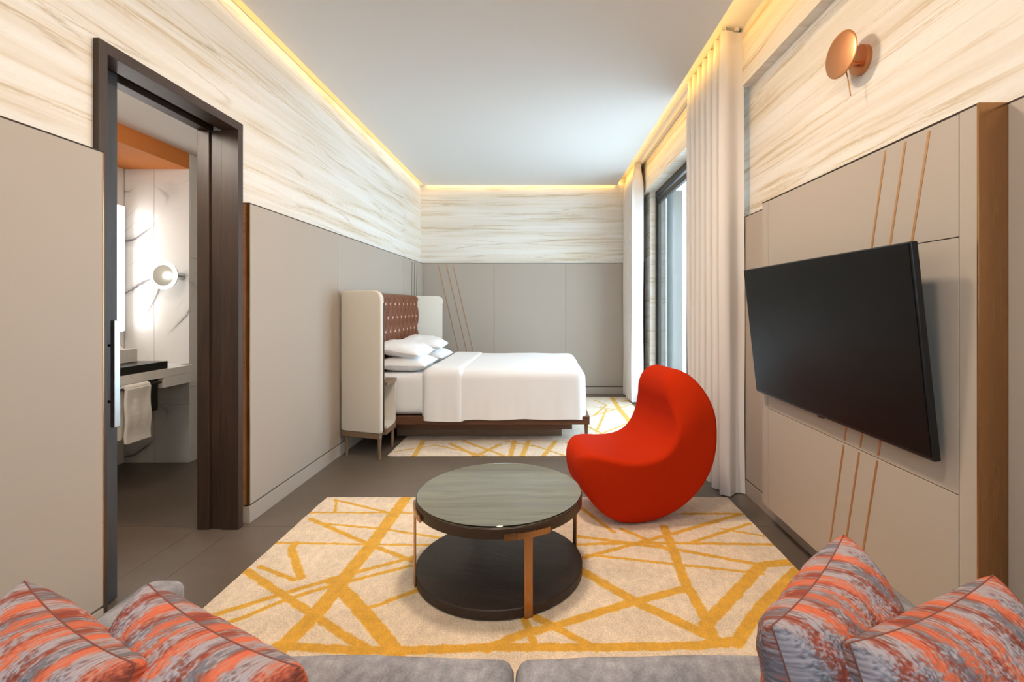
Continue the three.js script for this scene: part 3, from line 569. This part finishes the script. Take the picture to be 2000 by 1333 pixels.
// ---------------------------------------------------------------- television panel, television, sconce
{
  const t = structure('trim_2', 'raised taupe feature panel with bronze edge and inlays behind the television');
  const X = 1.478, A = 1.642, B = 3.24, lo = 0.138, hi = WAINSCOT - 0.006, g = 0.0035;
  part('panel_carcass', box(1.492, 1.62, lo, hi, A, B - 0.002), M.darkBronze, t);
  // board pieces separated by grooves
  const rows = [[lo, 0.79], [0.79, 1.706], [1.706, hi]], cut = (y) => 2.08 + 0.212 * (2.128 - y);
  part('panel_board', box(X, 1.492, lo, hi, A, 1.714 - g / 2, 0.0012), M.panel, t);
  part('panel_board', box(X, 1.492, lo, hi, 3.16 + g / 2, B, 0.0012), M.panel, t);
  for (const [y0, y1] of rows) part('panel_board', box(X, 1.492, y0 + g / 2, y1 - g / 2, 1.714 + g / 2, 3.16 - g / 2, 0.0012), M.panel, t);
  for (const d of [2.08, 1.965, 1.844]) for (const [y0, y1] of [[0.15, 0.778], [0.802, 1.70], [1.712, 2.128]]) {
    const a = -(d + 0.212 * (2.128 - y1));
    part('inlay', slanted('x', X - 0.0002, d + 0.212 * (2.128 - y1), y1, y0, 0.212, 0.0115, 0.003), M.inlay, t);
  }
  part('top_cap', box(X - 0.001, 1.62, hi, WAINSCOT, A - 0.006, B), M.darkBronze, t);
  part('bronze_edge', box(X - 0.002, 1.575, lo, WAINSCOT, A - 0.008, A, 0.001), M.bronze, t, 'brushed bronze end face');

  const tv = thing('television', 'large black flat television tilted down on the taupe wall panel', 'television', [1.40, 0.895, 2.475]);
  const g2 = new THREE.Group();
  const tilt = (geo) => geo.rotateZ(0.107).translate(1.377, 1.295, -2.475);   // leans forward, away from the wall at the top
  const W = 1.45, Hh = 0.806;
  part('housing', tilt(metric(new RoundedBoxGeometry(0.028, Hh, W, 3, 0.006).translate(0.014, 0, 0))), M.tvBody, tv);
  part('case', tilt(metric(new RoundedBoxGeometry(0.03, Hh * 0.6, W * 0.8, 2, 0.01).translate(0.042, -0.06, 0))), M.tvBody, tv);
  part('screen', tilt(metric(new THREE.BoxGeometry(0.003, Hh - 0.022, W - 0.018).translate(-0.0008, 0.004, 0))), M.tvScreen, tv);
  part('sensor_tab', tilt(metric(new THREE.BoxGeometry(0.01, 0.008, 0.05).translate(0.008, -Hh / 2 - 0.003, 0))), M.black, tv);
  part('wall_mount', join([box(1.462, 1.4775, 1.15, 1.45, 2.3, 2.65), box(1.43, 1.463, 1.22, 1.30, 2.35, 2.39), box(1.43, 1.463, 1.22, 1.30, 2.56, 2.60)]), M.blackMatte, tv);

  const s = thing('wall_sconce', 'copper disc wall light with a pull cord on the streaked wallpaper', 'wall light', [1.62, 2.70, 2.44]);
  const SD = 2.44, SY = 2.70;
  part('wall_plate', new THREE.CylinderGeometry(0.072, 0.072, 0.026, 48).rotateZ(Math.PI / 2).translate(1.607, SY, -SD), M.copper, s);
  part('arm', new THREE.CylinderGeometry(0.012, 0.012, 0.08, 16).rotateZ(Math.PI / 2).translate(1.556, SY - 0.02, -SD), M.copper, s);
  const disc = new THREE.LatheGeometry([[0, 0.010], [0.05, 0.009], [0.10, 0.005], [0.111, 0.001], [0.113, -0.001], [0.111, -0.003], [0.10, 0], [0.05, 0.004], [0, 0.005]].reverse().map((p) => new THREE.Vector2(p[0], p[1])), 64);
  part('disc', disc.rotateZ(Math.PI / 2).rotateY(0.10).translate(1.513, SY + 0.032, -SD - 0.01), M.copper, s, 'round brushed copper disc');
  part('pull_cord', tube([[1.535, SY - 0.05, SD], [1.545, SY - 0.12, SD - 0.005], [1.55, SY - 0.185, SD - 0.012]], 0.0028, 12), M.bronze, s);
}

// ---------------------------------------------------------------- bed corner
const BED = 5.95;   // depth of the bed's centre line
{
  const t = thing('headboard', 'winged headboard, beige wings round a tufted brown leather panel', 'headboard', [-1.75, 0, BED]);
  // wing: a rounded upright panel flaring outwards
  const wing = (sgn) => {
    const len = 0.46, y0 = 0.25, y1 = 1.602, r = 0.10, th = 0.055;
    const s = new THREE.Shape(); s.moveTo(0, y0 + 0.03); s.quadraticCurveTo(0, y0, 0.03, y0); s.lineTo(len - 0.03, y0); s.quadraticCurveTo(len, y0, len, y0 + 0.03);
    s.lineTo(len, y1 - r); s.quadraticCurveTo(len, y1, len - r, y1); s.lineTo(0.05, y1); s.quadraticCurveTo(0, y1, 0, y1 - 0.05); s.closePath();
    const g = new THREE.ExtrudeGeometry(s, { depth: th - 0.03, bevelEnabled: true, bevelSize: 0.0, bevelThickness: 0.0, bevelSegments: 1, curveSegments: 10 });
    const g2 = new THREE.ExtrudeGeometry(s, { depth: th - 0.034, bevelEnabled: true, bevelSize: 0.012, bevelThickness: 0.017, bevelSegments: 5, bevelOffset: -0.012, curveSegments: 10 });
    g.dispose();
    return g2.translate(0, 0, -(th - 0.034) / 2).rotateY(-sgn * 0.33).translate(-1.935, 0, 0);
  };
  // near wing flares towards the camera
  const near = wing(1).translate(0, 0, -(BED - 1.245)), far = wing(-1).translate(0, 0, -(BED + 1.245));
  const wn = part('wing', metric(toCreasedNormals(near, 0.6)), M.wing, t), wf = part('wing', metric(toCreasedNormals(far, 0.6)), M.wing, t);
  const strip = (sgn) => new THREE.BoxGeometry(0.006, 1.22, 0.022).translate(0.457, 0.872, sgn * -0.018).rotateY(-sgn * 0.33).translate(-1.934, 0, -(BED - sgn * 1.245));
  part('edge_strip', strip(1), M.darkBronze, wn); part('edge_strip', strip(-1), M.darkBronze, wf);
  part('back_board', box(-1.953, -1.905, 0.30, 1.57, BED - 1.2, BED + 1.2, 0.004), M.wing, t);
  // tufted leather
  const px = 0.18, py = 0.33, d0 = BED - 1.17, d1 = BED + 1.15, yb = 0.62, yt = 1.605;
  const nu = 260, nv = 120, pos = [], uv = [], idx = [];
  const rowY = (k) => 1.475 - k * py / 2;
  for (let j = 0; j <= nv; j++) for (let i = 0; i <= nu; i++) {
    const d = mix(d0, d1, i / nu), y = mix(yb, yt, j / nv), a = (d - BED) / px, b = (y - 1.475) / py;
    const p = Math.abs(Math.sin(Math.PI * (a + b))), q = Math.abs(Math.sin(Math.PI * (a - b)));
    let h = 0.030 * Math.pow(p * q, 0.42) - 0.006;
    const edge = Math.min(1, (yt - y) / 0.07), side = Math.min(1, (i / nu) * 40, (1 - i / nu) * 40);
    const roll = edge < 1 ? Math.sqrt(Math.max(0, 1 - (1 - edge) ** 2)) : 1;
    pos.push(-1.895 + 0.085 * roll * Math.sqrt(side) + h * roll * side, y, -d); uv.push(d, y);
  }
  for (let j = 0; j < nv; j++) for (let i = 0; i < nu; i++) { const q = j * (nu + 1) + i; idx.push(q, q + nu + 1, q + 1, q + 1, q + nu + 1, q + nu + 2); }
  const g = new THREE.BufferGeometry(); g.setAttribute('position', new THREE.Float32BufferAttribute(pos, 3)); g.setAttribute('uv', new THREE.Float32BufferAttribute(uv, 2)); g.setIndex(idx); g.computeVertexNormals();
  const panel = part('tufted_panel', g, M.leather, t, 'deep buttoned brown leather panel');
  const bg = new THREE.SphereGeometry(0.018, 12, 8).scale(0.55, 1, 1);
  for (let r = 0; r < 6; r++) for (let k = -7; k <= 7; k++) {
    const d = BED + (k + (r % 2 ? 0.5 : 0)) * px; if (d < d0 + 0.03 || d > d1 - 0.03) continue;
    part('button', bg.clone().translate(-1.806, rowY(r), -d), M.button, panel);
  }
}
// bedside units under the wings
for (const [sgn, label] of [[1, 'beige open bedside cabinet with wood top on the near side of bed'], [-1, 'beige open bedside cabinet on the far side of bed']]) {
  const D = (a) => BED - sgn * a, bx = (x0, x1, y0, y1, a0, a1, r) => box(x0, x1, y0, y1, Math.min(D(a0), D(a1)), Math.max(D(a0), D(a1)), r);
  const t = thing('bedside_cabinet', label, 'bedside cabinet', [-1.7, 0, D(1.12)], 'bedside cabinets built between wing and bed');
  part('cabinet_body', join([bx(-1.90, -1.515, 0.252, 0.275, 0.93, 1.20), bx(-1.90, -1.515, 0.252, 0.675, 0.93, 0.948), bx(-1.90, -1.885, 0.275, 0.675, 0.948, 1.20)]), M.wing, t);
  part('cabinet_top', bx(-1.90, -1.505, 0.676, 0.712, 0.925, 1.22, 0.003), M.legWood, t);
  const q = 0.33, base = new THREE.BoxGeometry(0.44, 0.05, 0.04).translate(0.22, 0.225, 0).rotateY(-sgn * q).translate(-1.935, 0, -D(1.245));
  part('base_rail', join([base, bx(-1.93, -1.51, 0.20, 0.25, 0.925, 1.24, 0.003)]), M.legWood, t);
  const leg = (x, a) => part('leg', cyl(0.019, 0.012, 0.20, x, 0.10, D(a), 16), M.legWood, t);
  leg(-1.535, 1.370); leg(-1.90, 1.235); leg(-1.545, 0.95);
}
single('notepad', box(-1.72, -1.60, 0.7125, 0.722, 4.80, 4.94, 0.002), M.paper, 'small white notepad on the near bedside cabinet', 'notepad', [-1.66, 0.7125, 4.87]);
{
  const t = thing('bed_frame', 'dark wood bed frame with slim tapered legs', 'bed frame', [-0.65, 0, BED]);
  const A = BED - 0.90, B = BED + 0.90;
  part('platform', join([box(-1.80, 0.50, 0.215, 0.30, A, A + 0.06, 0.004), box(-1.80, 0.50, 0.215, 0.30, B - 0.06, B, 0.004), box(0.43, 0.50, 0.215, 0.30, A + 0.06, B - 0.06, 0.004), box(-1.80, 0.43, 0.25, 0.29, A + 0.06, B - 0.06)]), M.bedWood, t);
  part('support_rail', box(-1.78, 0.33, 0.115, 0.214, A + 0.20, B - 0.20, 0.003), M.bedWood, t);
  part('plinth', box(-1.6, 0.22, 0.016, 0.114, A + 0.30, B - 0.30), M.legWood, t);
  for (const d of [A + 0.03, B - 0.03]) part('leg', cyl(0.022, 0.012, 0.20, 0.468, 0.115, d, 16), M.bedWood, t);
  const ripple = (v, amp) => amp * (noise(v.x * 2.3 + 4, v.z * 2.1) + 0.5 * noise(v.x * 5, v.z * 5 + v.y * 4));
  single('mattress', softBox(-1.785, 0.42, 0.302, 0.735, A + 0.035, B - 0.035, 0.07, 0.04), M.linen, 'white sheeted mattress showing at the head of the bed', 'mattress', [-0.65, 0.302, BED]);
  // duvet: hangs over the near, far and foot sides
  const hang = (v, n, foot) => {
    v.y += v.y > 0.6 ? ripple(v, 0.006) : 0;
    const low = sstep(0.70, 0.30, v.y);
    const side = (v.z > -A ? 1 : v.z < -B ? -1 : 0);
    v.z += side * low * (0.012 + 0.010 * noise(v.x * 4.5, v.y * 1.5 + 3) + 0.006 * noise(v.x * 11, v.y * 2));
    if (foot && v.x > 0.42) v.x += low * (0.010 + 0.012 * noise(v.z * 5, v.y * 2));
  };
  const dv = thing('duvet', 'smooth white duvet folded back at the top and hanging over the bed sides', 'duvet', [-0.4, 0.27, BED]);
  const shell = (x0, x1, y0, y1, grow, r, foot) => {
    let g = softBox(x0, x1, y0, y1, A - 0.015 - grow, B + 0.015 + grow, r, 0.022, (v, n) => hang(v, n, foot));
    // open underneath: drop the bottom and the closed head end below the mattress top
    g = g.toNonIndexed(); const p = g.attributes.position, u = g.attributes.uv, n = g.attributes.normal, P = [], U = [], N = [];
    for (let f = 0; f < p.count; f += 3) {
      const cx = (p.getX(f) + p.getX(f + 1) + p.getX(f + 2)) / 3, cy = (p.getY(f) + p.getY(f + 1) + p.getY(f + 2)) / 3, cz = -(p.getZ(f) + p.getZ(f + 1) + p.getZ(f + 2)) / 3;
      if (cy < y0 + 0.108) continue;
      for (let k = 0; k < 3; k++) { P.push(p.getX(f + k), p.getY(f + k) + sstep(0.45, 0.2, p.getY(f + k)) * 0.02 * noise(p.getX(f + k) * 2.6, p.getZ(f + k) * 2.6), p.getZ(f + k)); U.push(u.getX(f + k), u.getY(f + k)); N.push(n.getX(f + k), n.getY(f + k), n.getZ(f + k)); }
    }
    const o = new THREE.BufferGeometry(); o.setAttribute('position', new THREE.Float32BufferAttribute(P, 3)); o.setAttribute('normal', new THREE.Float32BufferAttribute(N, 3)); o.setAttribute('uv', new THREE.Float32BufferAttribute(U, 2));
    return o;
  };
  part('cover', shell(-1.22, 0.462, 0.162, 0.79, 0, 0.10, true), M.linen, dv);
  part('fold', shell(-1.262, -0.785, 0.15, 0.806, 0.014, 0.10, false), M.linen, dv, 'turned back band of the duvet');
  // pillows: two stacks of two
  const pil = (x, y, d, turn, tilt, s, a, label) => {
    const o = thing('pillow', label, 'pillow', [x, y, d], 'white pillows stacked at the head of the bed');
    const g = cushion(0.36, a, 0.085, 30, 0.05, 0.012, s); g.rotateX(-Math.PI / 2 ); g.rotateY(Math.PI / 2 + turn); g.rotateZ(tilt); g.translate(x, y, -d);
    part('case', g, M.linen, o);
    const sm = cushionSeam(0.36, a, 0.004, 0.05); sm.rotateX(-Math.PI / 2); sm.rotateY(Math.PI / 2 + turn); sm.rotateZ(tilt); sm.translate(x, y, -d);
    part('hem', sm, M.linen, o);
  };
  pil(-1.52, 0.815, BED - 0.45, 0.02, -0.02, 1, 0.27, 'lower white pillow of the near stack');
  pil(-1.56, 0.965, BED - 0.43, -0.03, -0.16, 2, 0.26, 'upper white pillow of the near stack');
  pil(-1.50, 0.815, BED + 0.40, -0.03, -0.02, 3, 0.27, 'lower white pillow of the far stack');
  pil(-1.53, 0.972, BED + 0.38, 0.04, -0.14, 4, 0.26, 'upper white pillow of the far stack');
}
rug(-1.623, 1.406, 1.56, 3.655, rugTexture(RUG_LINES, -1.623, 1.406, 1.56, 3.655, 1600, 1100, 201, '#e2cfb8', '#dba233'), 'cream rug with criss-cross gold lines under the coffee table', 1);
rug(-1.49, 1.325, 4.66, 7.62, rugTexture(RUG_LINES_BED, -1.49, 1.325, 4.66, 7.62, 1024, 1024, 301, '#e2d3c0', '#d9a84a'), 'cream rug with gold lines under the bed', 2);

// ---------------------------------------------------------------- coffee table
{
  const X = -0.23, D = 2.665, R = 0.45;
  const t = thing('coffee_table', 'round two-tier coffee table, glass over stone top, bronze legs, dark wood shelf', 'coffee table', [X, 0.015, D]);
  const disc = (r, y0, y1, bev) => { const p = [[0, y0], [r - bev, y0], [r, y0 + bev], [r, y1 - bev], [r - bev, y1], [0, y1]].map((q) => new THREE.Vector2(q[0], q[1])); return toCreasedNormals(new THREE.LatheGeometry(p, 96), 0.7).translate(X, 0, -D); };
  part('rim', disc(R, 0.388, 0.438, 0.003), M.darkRim, t, 'dark wood rim');
  const stone = disc(R - 0.006, 0.438, 0.4405, 0.0008); { const p = stone.attributes.position, uv = []; for (let i = 0; i < p.count; i++) uv.push(p.getX(i), p.getZ(i)); stone.setAttribute('uv', new THREE.Float32BufferAttribute(uv, 2)); }
  part('stone_top', stone, M.tableStone, t, 'banded grey-beige stone top');
  part('glass_top', disc(R - 0.004, 0.4410, 0.4490, 0.002), M.tableGlass, t, 'clear glass with greenish edge');
  const shelf = disc(R + 0.002, 0.018, 0.066, 0.004); { const p = shelf.attributes.position, uv = []; for (let i = 0; i < p.count; i++) { const c = Math.cos(0.28), s = Math.sin(0.28); uv.push(p.getX(i) * c + p.getZ(i) * s, -p.getX(i) * s + p.getZ(i) * c + p.getY(i)); } shelf.setAttribute('uv', new THREE.Float32BufferAttribute(uv, 2)); }
  part('shelf', shelf, M.tableWood, t, 'dark grained wood shelf');
  for (let k = 0; k < 4; k++) {
    const a = -0.377 + k * Math.PI / 2;   // angle from the side facing the camera
    const turn = (g) => g.rotateY(-a).translate(X, 0, -D);
    const leg = part('leg', turn(metric(new RoundedBoxGeometry(0.042, 0.376, 0.009, 2, 0.002).translate(0, 0.203, R + 0.0068))), M.bronze, t, 'flat bronze leg');
    const s = new THREE.Shape(), w = 0.25; s.absarc(0, 0, R + 0.012, Math.PI / 2 - w, Math.PI / 2 + w, false); s.absarc(0, 0, R + 0.001, Math.PI / 2 + w, Math.PI / 2 - w, true);
    const br = new THREE.ExtrudeGeometry(s, { depth: 0.028, bevelEnabled: false, curveSegments: 20 }).rotateX(Math.PI / 2).translate(0, 0.414, 0);
    part('bracket', turn(br), M.bronze, leg);
  }
}

// ---------------------------------------------------------------- red lounge chair
{
  const outline = [[0.20, 0.445], [0.172, 0.39], [0.182, 0.30], [0.235, 0.19], [0.33, 0.085], [0.45, 0.022], [0.60, 0.001], [0.75, 0.018], [0.90, 0.09], [1.03, 0.21], [1.115, 0.36], [1.15, 0.52], [1.145, 0.70], [1.10, 0.85], [1.035, 0.955], [0.96, 1.0], [0.885, 0.985], [0.835, 0.93], [0.82, 0.85], [0.838, 0.75], [0.845, 0.66], [0.815, 0.565], [0.745, 0.49], [0.64, 0.452], [0.50, 0.448], [0.36, 0.468], [0.265, 0.472]];
  const curve = new THREE.CatmullRomCurve3(outline.map((p) => V(p[0], p[1], 0)), true), pts = curve.getPoints(150).slice(0, -1);
  const sd = (x, y) => {
    let m = 1e9, inside = false;
    for (let i = 0, j = pts.length - 1; i < pts.length; j = i++) {
      const a = pts[j], b = pts[i], ex = b.x - a.x, ey = b.y - a.y, t = clamp(((x - a.x) * ex + (y - a.y) * ey) / (ex * ex + ey * ey)), qx = x - a.x - ex * t, qy = y - a.y - ey * t;
      m = Math.min(m, qx * qx + qy * qy);
      if ((a.y > y) !== (b.y > y) && x < (b.x - a.x) * (y - a.y) / (b.y - a.y) + a.x) inside = !inside;
    }
    return (inside ? -1 : 1) * Math.sqrt(m);
  };
  // distance to the profile, tabulated
  const c = 0.01, gx = 112, gy = 116, tab = new Float32Array(gx * gy);
  for (let j = 0; j < gy; j++) for (let i = 0; i < gx; i++) tab[j * gx + i] = sd(0.1 + i * c, -0.06 + j * c);
  const look = (x, y) => { const fx = clamp((x - 0.1) / c, 0, gx - 1.001), fy = clamp((y + 0.06) / c, 0, gy - 1.001), i = fx | 0, j = fy | 0, u = fx - i, v = fy - j, k = j * gx + i; return mix(mix(tab[k], tab[k + 1], u), mix(tab[k + gx], tab[k + gx + 1], u), v); };
  const half = (x, y) => {
    let w = 0.37; const f = clamp((0.56 - x) / 0.42); w *= Math.sqrt(Math.max(0.02, 1 - f * f));
    const tp = clamp((y - 0.68) / 0.37); w *= Math.sqrt(Math.max(0.02, 1 - tp * tp));
    const fr = clamp((1.02 - x) / 0.26) * sstep(0.5, 0.8, y); w *= Math.sqrt(1 - 0.8 * fr * fr);
    const bt = clamp((0.52 - y) / 0.74); w *= Math.sqrt(Math.max(0.02, 1 - bt * bt));
    return w;
  };
  const f = (x, y, z) => { const r = 0.032, a = look(x, y) + r, b = (Math.abs(z) - half(x, y)) * 0.9 + r; return Math.min(Math.max(a, b), 0) + Math.hypot(Math.max(a, 0), Math.max(b, 0)) - r; };
  let g = surfaceNets(f, [0.11, -0.04, -0.42], [1.2, 1.06, 0.42], 0.012);
  g = metric(g); g.translate(-0.65, 0.014, 0).scale(0.93, 1, 1).rotateY(0.22).translate(0.635, 0, -3.46);
  single('lounge_chair', g, M.redWool, 'sculptural kidney-shaped red lounge chair on the cream rug', 'chair', [0.635, 0.014, 3.46]);
}

// ---------------------------------------------------------------- sofa with cushions in front of the camera
{
  const C = -0.077, HW = 1.165, AW = 0.122;
  const t = thing('sofa', 'grey velvet two-seat sofa with slim arms in the foreground', 'sofa', [C, 0, 0.95]);
  const wob = (v) => { v.y += 0.003 * noise(v.x * 6, v.z * 6); };
  part('base', box(C - HW + 0.02, C + HW - 0.02, 0.09, 0.30, 0.40, 1.40, 0.02), M.velvet, t);
  for (const s of [-1, 1]) {
    const a = C + s * HW, b = a - s * AW;
    part('arm', softBox(Math.min(a, b), Math.max(a, b), 0.10, 0.602, 0.32, 1.535, 0.028, 0.03, wob), M.velvet, t);
    const x0 = s < 0 ? C - HW + AW + 0.002 : C + 0.002, x1 = s < 0 ? C - 0.002 : C + HW - AW - 0.002;
    const cu = part('seat_cushion', softBox(x0, x1, 0.302, 0.432, 0.56, 1.432, 0.04, 0.03, (v, n) => { const u = (v.x - x0) / (x1 - x0); if (v.y > 0.38) v.y += 0.016 * Math.sin(Math.PI * clamp(u)) + 0.004 * noise(v.x * 5, v.z * 5); }), M.velvet, t);
    part('leg', cyl(0.02, 0.015, 0.09, C + s * (HW - 0.12), 0.045, 1.33, 14), M.darkBronze, t); part('leg', cyl(0.02, 0.015, 0.09, C + s * (HW - 0.12), 0.045, 0.45, 14), M.darkBronze, t);
  }
  part('backrest', softBox(C - HW + 0.01, C + HW - 0.01, 0.10, 0.78, 0.30, 0.55, 0.05, 0.04, wob), M.velvet, t);
  // scatter cushion standing on the seat: top edge runs from (x0, d0) to (x1, d1) at height y
  const scatter = (x0, d0, x1, d1, y, lean, roll, s, label) => {
    const cx = (x0 + x1) / 2, cd = (d0 + d1) / 2, a = 0.242, o = thing('scatter_cushion', label, 'cushion', [cx, 0.435, cd], 'orange and grey striped cushions on the sofa');
    const ang = Math.atan2(-(d1 - d0), x1 - x0);   // turn about the upright axis
    const put = (g) => { g.rotateZ(roll); g.translate(0, -0.238, 0); g.rotateX(lean); g.rotateY(-Math.atan2(-(d1 - d0), x1 - x0)); g.translate(cx, y, -cd); return g; };
    part('cover', put(cushion(a, a, 0.12, 44, 0.07, 0.016, s, 0.40)), M.chenille, o);
    part('seam', put(cushionSeam(a, a, 0.0016, 0.07)), M.seam, o);
  };
  scatter(-1.085, 1.01, -0.645, 0.77, 0.886, -0.30, 0, 1, 'striped cushion at the far left end of the sofa');
  scatter(-0.82, 1.0, -0.378, 0.763, 0.886, -0.30, 0, 2, 'striped cushion second from the left on the sofa');
  scatter(0.42, 0.87, 0.74, 1.19, 0.89, -0.30, 0, 3, 'striped cushion leaning upright, second from the right on the sofa');
  scatter(0.52, 0.82, 0.965, 1.03, 0.886, -0.30, 0, 4, 'striped cushion at the far right end of the sofa');
}

renderer.render(scene, camera);
